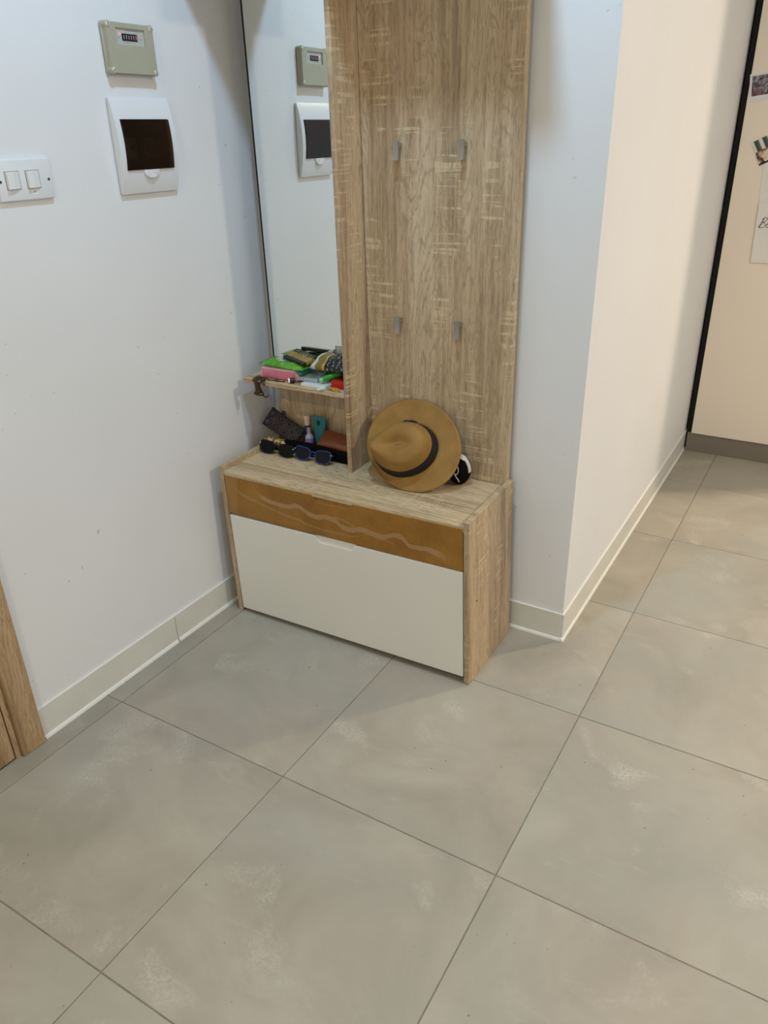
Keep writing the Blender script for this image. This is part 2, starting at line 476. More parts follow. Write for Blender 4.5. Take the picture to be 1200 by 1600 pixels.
b = BM(); box(b, .0168, BW-.0168, .31, .322, .05, .514); mk('back_board', b, M_oak_x, bench, fn=U, world=BL)
b = BM(); box(b, .0168, BW-.0168, .03, .31, .378, .386); mk('inner_shelf', b, M_oak_x, bench, fn=U, world=BL)
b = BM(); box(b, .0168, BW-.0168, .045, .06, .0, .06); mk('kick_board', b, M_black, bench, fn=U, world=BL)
def front(name, z0, z1, x0, x1, tilt, mat, nz=.021):
    n0, n1 = .362, .508
    pts = [(x0, z0), (x1, z0), (x1, z1), (n1, z1), (n1-.016, z1-nz), (n0+.016, z1-nz), (n0, z1), (x0, z1)]
    t = BM(); prism(t, pts, 0, .016, .0022, Matrix(((1, 0, 0, 0), (0, 0, 1, 0), (0, 1, 0, 0), (0, 0, 0, 1))), 2)
    zc, xc = (z0+z1)/2, (x0+x1)/2
    f = lambda x, y, z: U(x, y+.0012, z+(x-xc)*math.tan(R(tilt)))
    o = mk(name, t, mat, bench, fn=f, world=BL)
    t = BM()      # sloping finger recess behind the notch
    loft(t, [[(x, .002, z1-nz-.002), (x, .0155, z1-nz-.002), (x, .0155, z1-.0005), (x, .008, z1-.0005)] for x in (n0-.004, n1+.004)])
    g = mk('finger_recess', t, mat, o, fn=f, world=BL)
    return o
front('drawer_front', .3865, .5205, .0185, BW-.0185, .35, M_mdf)
front('flap_front', .018, .3815, .0185, BW-.0195, .75, M_white)
b = BM(); lathe(b, [(0, 0), (.0028, 0), (.0025, .0012), (0, .0008)], 10, T(*U(BW, .055, .27)) @ RY(90)); mk('dowel_plug', b, M_black, bench, world=BL)

# upper unit
PL = U(BW/2, .32, .53)
unit = thing('coat_panel_unit', 'tall oak-look coat panel with mirror and small shelf standing on the bench', 'coat rack', PL)
b = BM(); box(b, .3985, .868, .311, .338, .5303, 2.02, .0008); mk('back_panel', b, M_oak_z, unit, fn=U, world=PL)
b = BM(); box(b, .3825, .3975, .181, .338, .5303, 2.02, .0008); mk('divider_panel', b, M_oak_z, unit, fn=U, world=PL)
b = BM(); box(b, .028, .382, .314, .330, .5303, .774, .0008); mk('lower_back_board', b, M_oak_z, unit, fn=U, world=PL)
b = BM(); box(b, -.010, .382, .181, .3105, .7745, .790, .0008); mk('shelf', b, M_oak_x, unit, fn=U, world=PL)
b = BM(); box(b, 0, BW, .03, .338, 2.021, 2.037, .0008); mk('hat_shelf', b, M_oak_x, unit, fn=U, world=PL)
sm = NT('mirror_silver'); sm.p.inputs['Base Color'].default_value = (.90, .93, .92, 1)
M_mirror = sm.done(sm.ramp(sm.noise(sm.obj(), 1.5), [(.3, (.88, .91, .90)), (.7, (.89, .92, .91))]), 0.0, 1.0)
b = BM(); box(b, .024, .3822, .3135, .328, .7905, 2.02); mo = mk('mirror_board', b, M_black, unit, fn=U, world=PL)
b = BM(); box(b, .0255, .3822, .3095, .313, .7908, 2.018, .0006); q = mk('mirror', b, M_mirror, mo, fn=U, world=PL); q['label'] = 'tall frameless mirror above the small shelf'
b = BM(); box(b, .0205, .0253, .3085, .328, .7905, 2.02); mk('mirror_gap_shadow', b, M_black, mo, fn=U, world=PL)  # black strip standing in for the thin gap shadow along the mirror's left edge
M_hook = plain('brushed_nickel', (176, 176, 172), .35, .9, .05, 200)
for hx, hz in ((.520, 1.458), (.713, 1.459), (.514, .989), (.707, .993)):
    b = BM()
    box(b, hx-.007, hx+.007, .291, .311, hz+.006, hz+.018, .001)
    loft(b, [[(hx-.0082, .284+dy, z), (hx+.0082, .284+dy, z), (hx+.0082, .2905+dy, z), (hx-.0082, .2905+dy, z)] for z, dy in ((hz-.024, -.001), (hz-.012, .0015), (hz+.012, .0015), (hz+.024, 0))])
    mk('coat_hook', b, M_hook, unit, 30, fn=U, world=PL)

# ------------------------------------------------------------------ fittings on the left wall
DY = .007
def L(y, z, d=0): return (WX+d, y+DY, z)
# meter box
M_meter = plain('grey_green_plastic', (172, 169, 146), .45, var=.03, scale=30)
M_meter_d = plain('meter_window_plate', (186, 187, 178), .4, var=.04, scale=60)
M_dark = plain('dark_plastic', (26, 22, 22), .4)
M_drum = plain('counter_drum', (52, 40, 42), .4)
M_tick = plain('counter_marks', (222, 218, 214), .5)
M_screw = plain('bright_screw', (214, 210, 194), .35, .15)
loc = L(1.0565, 1.7005)
meter = thing('electricity_meter', 'grey-green square meter box with counter window, above the smoked breaker panel', 'meter', loc)
mw, mh = .157, .113
b = BM(); box(b, 0, .012, -mw/2, mw/2, -mh/2, mh/2, .006, 3); mk('base', b, M_meter, meter, 40)
b = BM()
fy0, fy1, fz0, fz1 = -.046, .046, .008, .043       # window opening
for (y0, y1, z0, z1) in ((-mw/2+.003, fy0, -mh/2+.003, mh/2-.003), (fy1, mw/2-.003, -mh/2+.003, mh/2-.003), (fy0, fy1, -mh/2+.003, fz0), (fy0, fy1, fz1, mh/2-.003)):
    box(b, .0118, .0225, y0, y1, z0, z1)
bmesh.ops.remove_doubles(b, verts=b.verts, dist=.00005)
lid = mk('lid', b, M_meter, meter)
b = BM(); box(b, .012, .0185, fy0, fy1, fz0, fz1); wp = mk('display_plate', b, M_meter_d, meter)
b = BM(); box(b, .0185, .0195, -.026, .024, .0165, .032, .0005); mk('counter', b, M_dark, wp)
for k in range(6):
    q = BM(); box(q, .0195, .0203, -.0235+k*.0078, -.0235+k*.0078+.0062, .018, .0305, .0004)
    mk('counter_drum', q, M_drum if k < 4 else plain('red_counter_drum', (96, 34, 38), .4), wp)
q = BM()
for k in range(6):
    y = -.0235+k*.0078+.0031
    box(q, .0203, .0206, y-.0004, y+.0005, .0205, .028)
    if k % 2: box(q, .0203, .0206, y-.0013, y+.0013, .0275, .0283)
    else: box(q, .0203, .0206, y-.0012, y+.0002, .0268, .0276)
mk('counter_marks', q, M_tick, wp)
M_print = plain('grey_print', (120, 120, 116), .6)
for y0, y1, z0, z1 in ((-.012, .03, .0385, .0393), (-.024, .0, .0125, .0132), (-.041, -.034, .022, .0228), (.03, .037, .022, .0228)):
    q = BM(); box(q, .0185, .0188, y0, y1, z0, z1); mk('printed_line', q, M_print, wp)
s = NT('red_led'); s.p.inputs['Emission Color'].default_value = (1, .12, .1, 1); s.p.inputs['Emission Strength'].default_value = 2.0
M_led = s.done(s.ramp(s.noise(s.obj(), 3), [(.3, (.9, .2, .2)), (.7, (1, .3, .3))]), .3)
q = BM(); ell(q, .0015, .0019, .0019, T(.019, -.031, .0305), 12, 8); mk('red_lamp', q, M_led, wp, True)
for sy in (-1, 1):
    for sz in (-1, 1):
        cy, cz = sy*(mw/2-.009), sz*(mh/2-.0085)
        q = BM(); lathe(q, [(.0085, 0), (.0085, .0112), (.0072, .0121), (.0, .0121)], 18, T(.011, cy, cz) @ RY(90)); bo = mk('screw_boss', q, M_meter, meter, 40)
        q = BM(); lathe(q, [(.0058, .0), (.0058, .0008), (.0048, .0014), (0, .0014)], 16, T(.0230, cy, cz) @ RY(90))
        sc = mk('screw', q, M_screw, bo, 40)
        q = BM(); box(q, .0243, .0247, -.0007, .0007, -.0052, .0052, M=T(0, cy, cz) @ RX(35*sy+20*sz)); mk('screw_slot', q, M_dark, bo)

# breaker panel
M_cu = plain('white_plastic', (226, 227, 226), .32, var=.015, scale=8)
s = NT('smoked_plastic')
tr = s.n('ShaderNodeBsdfTransparent'); tr.inputs[0].default_value = (.36, .27, .20, 1)
gl = s.n('ShaderNodeBsdfGlossy'); gl.inputs['Roughness'].default_value = .12; gl.inputs[0].default_value = (1, 1, 1, 1)
fr = s.n('ShaderNodeFresnel'); fr.inputs[0].default_value = 1.42
ns = s.noise(s.obj(), 4)
mxs = s.n('ShaderNodeMixShader'); s.set(mxs.inputs[0], s.math('MULTIPLY', fr.outputs[0], s.math('ADD', .9, s.math('MULTIPLY', ns, .1))))
s.t.links.new(tr.outputs[0], mxs.inputs[1]); s.t.links.new(gl.outputs[0], mxs.inputs[2])
s.t.links.new(mxs.outputs[0], s.t.nodes['Material Output'].inputs[0]); M_smoke = s.m
loc = L(1.0625, 1.4835)
cu = thing('breaker_panel', 'white breaker panel with a dark smoked door, under the meter box', 'breaker panel', loc)
cw, ch = .202, .227
def prof(z, add=0):   # how far the moulded front stands off the wall at height z (local)
    t = (z+ch/2)/ch
    return .009+.018*math.sin(math.pi*min(1, max(0, t)))**.8+add
b = BM(); box(b, 0, .010, -cw/2+.003, cw/2-.003, -ch/2+.003, ch/2-.003, .003, 2); mk('base', b, M_cu, cu, 40)
oy0, oy1, oz0, oz1 = -.083, .082, -.056, .062      # door opening
def strip(q, y0, y1, z0, z1, add=0, n=14, back=.009, thick=None):
    rings = []
    for k in range(n+1):
        z = z0+(z1-z0)*k/n; x1 = prof(z, add); x0 = back if thick is None else x1-thick
        rings.append([(x0, y0, z), (x1, y0, z), (x1, y1, z), (x0, y1, z)])
    loft(q, rings)
b = BM(); e = .001
strip(b, -cw/2+e, oy0, -ch/2+e, ch/2-e); strip(b, oy1, cw/2-e, -ch/2+e, ch/2-e)
strip(b, oy0, oy1, oz1, ch/2-e); strip(b, oy0, oy1, -ch/2+e, oz0)
mk('cover', b, M_cu, cu, 30)
b = BM(); strip(b, oy0+.0007, oy1-.0007, oz0+.0007, oz1-.0007, .0035, 18, thick=.0022)
dr = mk('smoked_door', b, M_smoke, cu, 30); dr['label'] = 'dark smoked see-through door'
b = BM(); lathe(b, [(0, .0), (.027, 0), (.027, .004), (.024, .0052), (0, .0042)], 28, T(prof(oz0-.004)-.001, -.001, oz0-.002) @ Matrix.Diagonal((1, 1, .72, 1)) @ RY(90))
bmesh.ops.bisect_plane(b, geom=list(b.verts)+list(b.edges)+list(b.faces), plane_co=(0, 0, oz0), plane_no=(0, 0, 1), clear_outer=True)
mk('finger_lip', b, M_cu, cu, 30)
M_brk = plain('breaker_white', (206, 206, 202), .5)
b = BM(); box(b, .0098, .0115, oy0, oy1, oz0, oz1); mk('inner_back', b, M_dark, cu)
for k, (y, w) in enumerate(((-.068, .034), (-.006, .015), (.012, .015), (.030, .015), (.048, .015))):
    q = BM(); box(q, .0115, .0165, y, y+w, -.03, .02, .001); box(q, .0165, .0175, y+w*.2, y+w*.8, -.012, .004, .0008)
    bk = mk('breaker', q, M_brk, cu)
    q = BM(); box(q, .0165, .0205, y+w*.25, y+w*.75, -.008, .001, .001); mk('breaker_toggle', q, M_dark, bk)

# light switch
loc = L(.6875, 1.4225)
swt = thing('light_switch', 'white double light switch low at the left edge beside the breaker panel', 'switch', loc)
b = BM(); box(b, 0, .0095, -.073, .070, -.0435, .0435, .0028, 3); mk('plate', b, M_cu, swt, 40)
b = BM(); box(b, .0, .0105, -.0, .0, -.0, .0)
b.free()
M_rk = plain('rocker_white', (232, 232, 228), .3, var=.01)
M_gap = plain('rocker_gap', (150, 149, 146), .6)
for yc in (-.0345, .0185):
    b = BM(); box(b, .0093, .0099, yc-.0185, yc+.0185, -.0195, .0195); gp = mk('rocker_frame', b, M_gap, swt)
    b = BM()
    loft(b, [[(.0097, yc-.0172, z), (.0172, yc-.0172, z), (.0166, yc-.0015, z), (.0100, yc+.0172, z), (.0097, yc+.0172, z)] for z in (-.018, .018)])
    mk('rocker', b, M_rk, gp)
for y in (-.066, .061):
    b = BM(); lathe(b, [(.0032, 0), (.0032, .0008), (.0026, .0012), (0, .0009)], 14, T(.0093, y, -.002) @ RY(90)); mk('screw', b, plain('dull_screw', (88, 88, 88), .4, .7), swt, 40)
b = BM(); box(b, .0095, .0098, .0105, .0245, -.0315, -.0225); st_ = mk('label_sticker', b, plain('sticker_paper', (240, 239, 232), .6), swt)
b = BM(); box(b, .0098, .00995, .0135, .0160, -.0262, -.0252); box(b, .0098, .00995, .0143, .0150, -.0290, -.0262); box(b, .0098, .00995, .0175, .0183, -.0290, -.0252); box(b, .0098, .00995, .0205, .0213, -.0290, -.0252); box(b, .0098, .00995, .0183, .0205, -.0274, -.0267)
mk('sticker_print', b, M_dark, st_)

# ------------------------------------------------------------------ straw hat leaning on the panel
def straw(name, c1, c2):
    s = NT(name); uv = s.n('ShaderNodeUVMap').outputs[0]; u, v, _ = s.xyz(uv)
    ring = s.math('SINE', s.math('MULTIPLY', v, 6.2832/.0047))
    wv = s.math('SINE', s.math('ADD', s.math('MULTIPLY', u, 380.0), s.math('MULTIPLY', v, 900.0)))
    n = s.noise(s.obj(), 16, 3)
    col = s.ramp(n, [(.3, lin(c1)), (.7, lin(c2))])
    col = s.mix(s.ramp(s.math('ADD', s.math('MULTIPLY', ring, .35), .5), [(.15, (.42, .42, .42)), (.6, (0, 0, 0))]), col, lin((112, 78, 32)))
    col = s.mix(s.ramp(s.math('ADD', s.math('MULTIPLY', wv, .3), .5), [(.3, (.25, .25, .25)), (.6, (0, 0, 0))]), col, lin((122, 84, 36)))
    s.bump(s.math('ADD', s.math('MULTIPLY', ring, .5), s.math('MULTIPLY', wv, .2)), .45, .0009)
    return s.done(col, .62, 0, .3)
M_straw = straw('woven_straw', (150, 113, 54), (173, 134, 72))
M_band = plain('black_ribbon', (17, 17, 22), .6, var=.1, scale=60)
NA = 96
def crown_base(f): return Vector((.101*math.cos(f), .084*math.sin(f)))
def crown_top(f):
    c = math.cos(f); fr = max(0, c)
    return Vector((.076*c+.010*fr**3, .060*math.sin(f)*(1-.50*fr**2)))
def crown_h(f): return .081+.010*max(0, math.cos(f))**2-.004*max(0, -math.cos(f))
def dent(f, s_):
    t = crown_top(f); c = Vector((-.014, 0)); p = c+(t-c)*s_
    h = crown_h(f)
    groove = .030*math.exp(-((p.x-.020)/.048)**2-(p.y/(.020-.06*max(0, p.x-.02)))**2)
    return (p.x, p.y, h+.004*(1-s_**2)-.007*s_**7-groove*(1-s_**6))
def hat_profile(f):
    pts = []
    for s_ in (.10, .22, .34, .46, .58, .69, .79, .87, .93, .98): pts.append(dent(f, s_))
    t, bb, h = crown_top(f), crown_base(f), crown_h(f)-.007
    for w in (.02, .07, .14, .24, .36, .50, .64, .78, .90, 1.0):   # down the side
        e = w+.10*math.sin(math.pi*w)
        e = min(1, e)
        p = t.lerp(bb, e**.9)
        pts.append((p.x*1.0, p.y, h*(1-w)**1.0*(1+.03*math.sin(math.pi*w))))
    for w in (.05, .15, .3, .45, .6, .75, .9, 1.0):                # brim
        g = f+.771; ex, ey = .1618*math.cos(g), .1376*math.sin(g); ob = Vector((ex*math.cos(.771)+ey*math.sin(.771)-.0225, -ex*math.sin(.771)+ey*math.cos(.771)-.0129))
        p = bb.lerp(ob, w)
        z = .002-.003*math.sin(math.pi*w)+w**2*.004*math.sin(2*f+.6)
        pts.append((p.x, p.y, z))
    return pts
def hat_mesh():
    bm = BM(); uvl = bm.loops.layers.uv.new('UVMap')
    cols = [hat_profile(2*math.pi*k/NA) for k in range(NA)]
    n = len(cols[0]); arc = []
    for c in cols:
        a = [0.03]
        for i in range(1, n): a.append(a[-1]+(Vector(c[i])-Vector(c[i-1])).length)
        arc.append(a)
    mean = [sum(a[i] for a in arc)/NA for i in range(n)]
    V = [[bm.verts.new(p) for p in c] for c in cols]
    top = bm.verts.new((-.014, 0, sum(c[0][2] for c in cols)/NA-.001))
    for k in range(NA):
        k2 = (k+1) % NA
        f = bm.faces.new((top, V[k][0], V[k2][0]))
        for lp, uv in zip(f.loops, ((k/NA, 0), (k/NA, mean[0]), ((k+1)/NA, mean[0]))): lp[uvl].uv = uv
        for i in range(n-1):
            f = bm.faces.new((V[k][i], V[k][i+1], V[k2][i+1], V[k2][i]))
            for lp, uv in zip(f.loops, ((k/NA, mean[i]), (k/NA, mean[i+1]), ((k+1)/NA, mean[i+1]), ((k+1)/NA, mean[i]))): lp[uvl].uv = uv
    bmesh.ops.recalc_face_normals(bm, faces=bm.faces)
    return bm
HZ = Vector((.0802, -.86, .6281)).normalized()
HX = Vector((-1, .02, -.4202)); HX = (HX-HZ*HX.dot(HZ)).normalized()
HY = HZ.cross(HX)
HM = Matrix((HX, HY, HZ)).transposed().to_4x4()
hc = Vector((.5454, 1.373, .6317))
hat = thing('straw_hat', 'tan straw fedora with a black ribbon band leaning on the coat panel', 'hat', hc)
hat.matrix_world = Matrix.Translation(hc) @ HM
ho = mk('hat_body', hat_mesh(), M_straw, hat, True)
so = ho.modifiers.new('thickness', 'SOLIDIFY'); so.thickness = .0022; so.offset = -1
b = BM(); rings = []
def at_side(f, z, off):
    t, bb, h = crown_top(f), crown_base(f), crown_h(f)-.007
    w = 1-z/h
    e = min(1, w+.10*math.sin(math.pi*w)); p = t.lerp(bb, e**.9)
    d = Vector((math.cos(f), math.sin(f))); p = p+d*off
    return (p.x, p.y, z)
rr = []
for k in range(NA):
    f = 2*math.pi*k/NA
    rr.append([at_side(f, .003, .0010), at_side(f, .003, .0030), at_side(f, .017, .0036), at_side(f, .038, .0032), at_side(f, .038, .0010), at_side(f, .017, .0010)])
loft(b, rr+[rr[0]], caps=False)
bmesh.ops.remove_doubles(b, verts=b.verts, dist=1e-5)
bandO = mk('hat_band', b, M_band, hat, 50); bandO['label'] = 'black ribbon band'
b = BM()
f0 = R(258)
for da, zz in ((-.16, .0), (.16, .0)):
    rg = []
    for k in range(7):
        f = f0+da*k/6
        t_ = math.sin(math.pi*k/6)
        rg.append([at_side(f, .006-.004*k/6, .0034), at_side(f, .006-.004*k/6, .0055+.004*t_), at_side(f, .034+.006*k/6, .0055+.004*t_), at_side(f, .034+.006*k/6, .0034)])
    loft(b, rg)
mk('ribbon_bow', b, M_band, hat, 50)

# ------------------------------------------------------------------ pouch behind the hat
M_blk = plain('black_cloth', (8, 8, 9), .85, var=.2, scale=90, spec=.12)
M_wht = plain('off_white_cloth', (214, 205, 194), .8, var=.04, scale=60)
pz = thing('drawstring_pouch', 'small rolled black pouch with off-white trim and cord, half hidden behind the hat', 'pouch', (.699, 1.4285, .530))
b = BM(); ell(b, .036, .034, .0475, T(0, 0, .047), 24, 16)
for v in b.verts: v.co.z = max(v.co.z, .0)
mk('pouch_body', b, M_blk, pz, True)
b = BM()      # pale flap over the top and right-hand side
rg = []
for k in range(13):
    a = R(150-k*12.5)
    w = .026*(1-.04*k) if k < 8 else .012
    rg.append([(.0375*math.cos(a), -w, .047+.049*math.sin(a)), (.0375*math.cos(a), w*.3, .047+.049*math.sin(a)), (.0355*math.cos(a), w*.3, .047+.047*math.sin(a)), (.0355*math.cos(a), -w, .047+.047*math.sin(a))])
loft(b, rg); mk('trim', b, M_wht, pz, 60)
b = BM()
tube(b, [(.004+.009*math.sin(q), -.036, .060+.016*math.cos(q)) for q in [k*.5236 for k in range(12)]], .0016, 6, True)
tube(b, [(.003, -.0365, .045), (.006, -.037, .038), (.012, -.035, .030), (.016, -.034, .022)], .0017, 6)
ell(b, .0035, .003, .004, T(.004, -.0372, .044), 8, 6)
mk('cord', b, M_wht, pz, True)

# ------------------------------------------------------------------ things on the small shelf  (shelf top z = 0.790)
SZ = .7901
def at(o, M): o.matrix_world = M; return o
# pink tissue pack
M_pink = plain('pink_film', (226, 128, 150), .35, var=.10, scale=30)
M_pinkl = plain('pale_pink_film', (238, 190, 200), .35, var=.05, scale=40)
e = thing('tissue_pack', 'pink plastic-wrapped tissue pack at the left end of the small shelf', 'tissue pack')
at(e, T(.074, 1.405, SZ) @ RZ(2))
b = BM(); box(b, -.066, .066, -.036, .036, 0, .036, .007, 3)
for v in b.verts: v.co.y *= 1+.10*math.sin(v.co.x*60)*.3; v.co.z *= 1+.05*math.sin(v.co.x*70+v.co.y*50)
mk('pack_body', b, M_pink, e, 40)
b = BM(); box(b, -.067, .067, -.037, .037, .0295, .038, .004, 2); mk('pack_top_film', b, M_pinkl, e, 40)
for s_ in (-1, 1):
    b = BM(); loft(b, [[(s_*.065, -.034, .002), (s_*.065, .034, .002), (s_*.065, .034, .034), (s_*.065, -.034, .034)], [(s_*.080, -.026, .008), (s_*.080, .026, .008), (s_*.080, .026, .016), (s_*.080, -.026, .016)]])
    mk('folded_end', b, M_pinkl, e)

def packet_mat(name, fn):
    s = NT(name); v = s.obj(); X, Y, Z = s.xyz(v)
    return fn(s, v, X, Y, Z)
def lime(s, v, X, Y, Z):
    n = s.noise(s.vscale(v, (38, 60, 10)), 1.0, 2)
    col = s.ramp(n, [(.3, lin((70, 142, 28))), (.6, lin((100, 178, 44))), (.75, lin((160, 214, 110)))])
    band = s.math('MULTIPLY', s.math('LESS_THAN', s.math('ABSOLUTE', s.math('SUBTRACT', Y, .008)), .020), s.math('LESS_THAN', s.math('ABSOLUTE', s.math('SUBTRACT', X, .0)), .045))
    pic = s.ramp(s.noise(v, 55, 2), [(.34, lin((44, 50, 110))), (.46, lin((236, 236, 230))), (.55, lin((206, 132, 62))), (.66, lin((150, 40, 60)))], 'CONSTANT')
    col = s.mix(band, col, pic)
    return s.done(col, .28)
M_lime = packet_mat('lime_printed_film', lime)
e = thing('snack_packet', 'bright green printed packet lying on the pink tissue pack', 'packet')
at(e, T(.091, 1.404, .8285) @ RZ(-3) @ RX(3))
b = BM(); pillow(b, .185, .085, .020, 24, 12, .10, .0016, 3); mk('packet_body', b, M_lime, e, True)

def choc(s, v, X, Y, Z):
    gold = s.ramp(s.noise(v, 40, 2), [(.3, lin((128, 100, 24))), (.7, lin((170, 142, 48)))])
    mid = s.math('LESS_THAN', s.math('ABSOLUTE', s.math('SUBTRACT', Y, -.004)), .013)
    col = s.mix(mid, lin((22, 18, 16)), gold)
    ink = s.math('MULTIPLY', s.math('LESS_THAN', s.math('ABSOLUTE', s.math('SUBTRACT', Y, .016)), .006), s.math('GREATER_THAN', s.noise(s.vscale(v, (160, 60, 10)), 1.0, 1), .56))
    col = s.mix(ink, col, lin((180, 150, 70)))
    return s.done(col, .32)
M_choc = packet_mat('black_and_gold_print', choc)
e = thing('chocolate_box', 'flat black and gold box tilted on the green packet', 'box')
at(e, T(.144, 1.414, .8530) @ RZ(-16) @ RX(13) @ RY(5))
b = BM(); box(b, -.062, .040, -.030, .030, 0, .011, .0012, 1); mk('box_body', b, M_choc, e)
b = BM(); box(b, -.0622, -.0595, -.0302, .0302, -.0002, .0112, .0008); mk('end_flap', b, M_dark, e)
# second lime wrapper behind it
e = thing('candy_wrapper', 'small lime green crimped wrapper tip behind the black and gold box', 'wrapper')
at(e, T(.085, 1.4465, .851) @ RZ(38) @ RX(-6))
b = BM(); pillow(b, .070, .034, .010, 14, 8, .14, .001, 9); mk('wrapper_body', b, plain('lime_foil', (116, 190, 70), .3, var=.15, scale=60), e, True)
# crumpled snack bag
def crisp(s, v, X, Y, Z):
    w = s.math('ADD', X, s.math('MULTIPLY', s.math('SUBTRACT', s.noise(v, 30, 1), .5), .018))
    col = s.ramp(s.math('ADD', s.math('MULTIPLY', w, 7.0), .5),
                 [(0, lin((206, 206, 200))), (.17, lin((196, 192, 176))), (.19, lin((128, 108, 44))), (.36, lin((150, 126, 50))), (.38, lin((196, 168, 52))), (.43, lin((22, 20, 20)))], 'CONSTANT')
    txt = s.math('MULTIPLY', s.math('GREATER_THAN', s.noise(s.vscale(v, (120, 420, 40)), 1.0, 1), .60), s.math('GREATER_THAN', w, .003))
    txt = s.math('MULTIPLY', txt, s.math('GREATER_THAN', s.math('SINE', s.math('MULTIPLY', w, 330.0)), .1))
    col = s.mix(txt, col, lin((200, 200, 196)))
    return s.done(col, .26)
M_crisp = packet_mat('black_gold_crisp_bag', crisp)
e = thing('crisp_bag', 'crumpled black and gold snack bag against the oak divider', 'snack bag')
at(e, T(.259, 1.425, .8415) @ RZ(-4) @ RX(24) @ RY(-3))
b = BM(); pillow(b, .150, .078, .034, 26, 14, .09, .0034, 5); mk('bag_body', b, M_crisp, e, True)
e = thing('silver_sachet', 'pale silver sachet standing up behind the crumpled snack bag', 'sachet')
at(e, T(.2790, 1.4545, .826) @ RX(5))
b = BM(); pillow(b, .060, .078, .006, 10, 10, .1, .001, 12, M=T(0, .003, .039) @ RX(90)); so_ = mk('sachet_body', b, plain('silver_film', (172, 174, 164), .35, .3, .08, 40), e, True)
for w_, z0, z1 in ((.014, .052, .0545), (.010, .046, .048)):
    b = BM(); box(b, -w_, w_, -.0016, -.0008, z0, z1); mk('printed_line', b, M_dark, e)
# something dark filling below the bag: a folded dark wallet under it
e = thing('dark_wallet', 'dark folded wallet under the crumpled snack bag', 'wallet')
at(e, T(.283, 1.4365, SZ) @ RZ(-3))
b = BM(); box(b, -.052, .052, -.024, .026, 0, .0235, .004, 2); box(b, -.051, .051, -.025, .024, .0235, .046, .004, 2); mk('wallet_body', b, plain('dark_leather', (34, 24, 24), .5, bump=.2), e, 40)
# booklets and boxes in the middle
M_paper = plain('white_card', (226, 228, 226), .5, var=.02)
e = thing('white_box', 'flat white box at the shelf edge under the grey picture box', 'box')
at(e, T(.226, 1.3775, SZ) @ RZ(1))
b = BM(); box(b, -.048, .045, -.028, .030, 0, .0095, .001); mk('box_body', b, M_paper, e)
def photo(s, v, X, Y, Z):
    n = s.noise(s.vscale(v, (30, 60, 30)), 1.0, 3)
    col = s.ramp(n, [(.3, lin((70, 84, 66))), (.42, lin((150, 158, 150))), (.5, lin((120, 136, 90))), (.62, lin((96, 116, 140))), (.75, lin((200, 205, 205)))])
    return s.done(col, .3)
M_photo = packet_mat('landscape_print', photo)
e = thing('picture_box', 'grey flat box with a landscape picture on its lid, on the white box', 'box')
at(e, T(.196, 1.398, SZ+.0128) @ RZ(3) @ RX(5))
b = BM(); box(b, -.040, .030, -.030, .034, 0, .0125, .001); bo = mk('box_body', b, plain('grey_card', (168, 174, 178), .5), e)
b = BM(); box(b, -.038, .028, -.028, .032, .0125, .0131); mk('picture_lid', b, M_photo, bo)
e = thing('leaflet', 'narrow teal leaflet standing slanted beside the pink tissue pack', 'leaflet')
at(e, T(.163, 1.413, SZ+.0330) @ RZ(86) @ RX(26))
b = BM(); box(b, -.045, .045, -.009, .009, 0, .0018, .0005); mk('leaflet_body', b, plain('teal_print', (74, 178, 190), .4, var=.08, scale=50), e)
M_green = plain('green_plastic', (42, 158, 40), .22, var=.05)
e = thing('lighter', 'bright green cylindrical lighter lying across the booklets', 'lighter')
at(e, T(.2640, 1.388, SZ+.0275) @ RZ(44) @ RY(-14))
b = BM(); lathe(b, [(0, 0), (.0085, .001), (.0093, .006), (.0093, .056), (.0080, .060), (0, .060)], 18, T(-.024, 0, .002) @ RY(90)); mk('lighter_body', b, M_green, e, 40)
b = BM(); lathe(b, [(0, -.009), (.0045, -.009), (.0062, -.004), (.0075, .002), (0, .002)], 16, T(-.0245, 0, .002) @ RY(90)); mk('lighter_tip', b, plain('pale_green_plastic', (150, 214, 140), .3), e, 40)
e = thing('red_box', 'small red box at the shelf edge beside the oak divider', 'box')
at(e, T(.304, 1.388, SZ+.0012) @ RZ(2))
b = BM(); box(b, -.026, .022, -.014, .016, 0, .024, .001); mk('box_body', b, plain('red_card', (186, 24, 22), .35), e)
b = BM(); box(b, .022, .0232, -.013, .015, .001, .023); mk('end_flap', b, plain('dark_red_card', (70, 14, 16), .4), e)
def slip(name, label, cat, M, w, h, mat):
    e = thing(name, label, cat); at(e, M)
    q = BM(); rows = []
    for k in range(13):
        x = (k/12-.5)
        c = .0012+.0012*math.sin(x*9+w*50)
        rows.append([(x*w, -h/2, c), (x*w, h/2, c+.0006), (x*w, h/2, c+.0010), (x*w, -h/2, c+.0004)])
    loft(q, rows); mk('paper', q, mat, e, 40)
def bank(c1, c2):
    def f(s, v, X, Y, Z):
        return s.done(s.ramp(s.noise(v, 75, 3), [(.35, lin(c1)), (.65, lin(c2))]), .6)
    return f
slip('mint_paper_slip', 'mint green printed paper slip under the red box', 'paper', T(.276, 1.3585, SZ) @ RZ(30), .062, .030, packet_mat('mint_print', bank((120, 176, 150), (200, 226, 206))))
slip('orange_paper_slip', 'orange printed paper slip at the very shelf edge below the red box', 'paper', T(.300, 1.357, SZ+.0020) @ RZ(-6), .052, .022, packet_mat('orange_print', bank((206, 110, 20), (230, 176, 60))))
slip('white_paper_slip', 'white paper corner sticking out at the shelf edge left of the orange slip', 'paper', T(.262, 1.3475, SZ) @ RZ(8), .034, .014, M_paper)
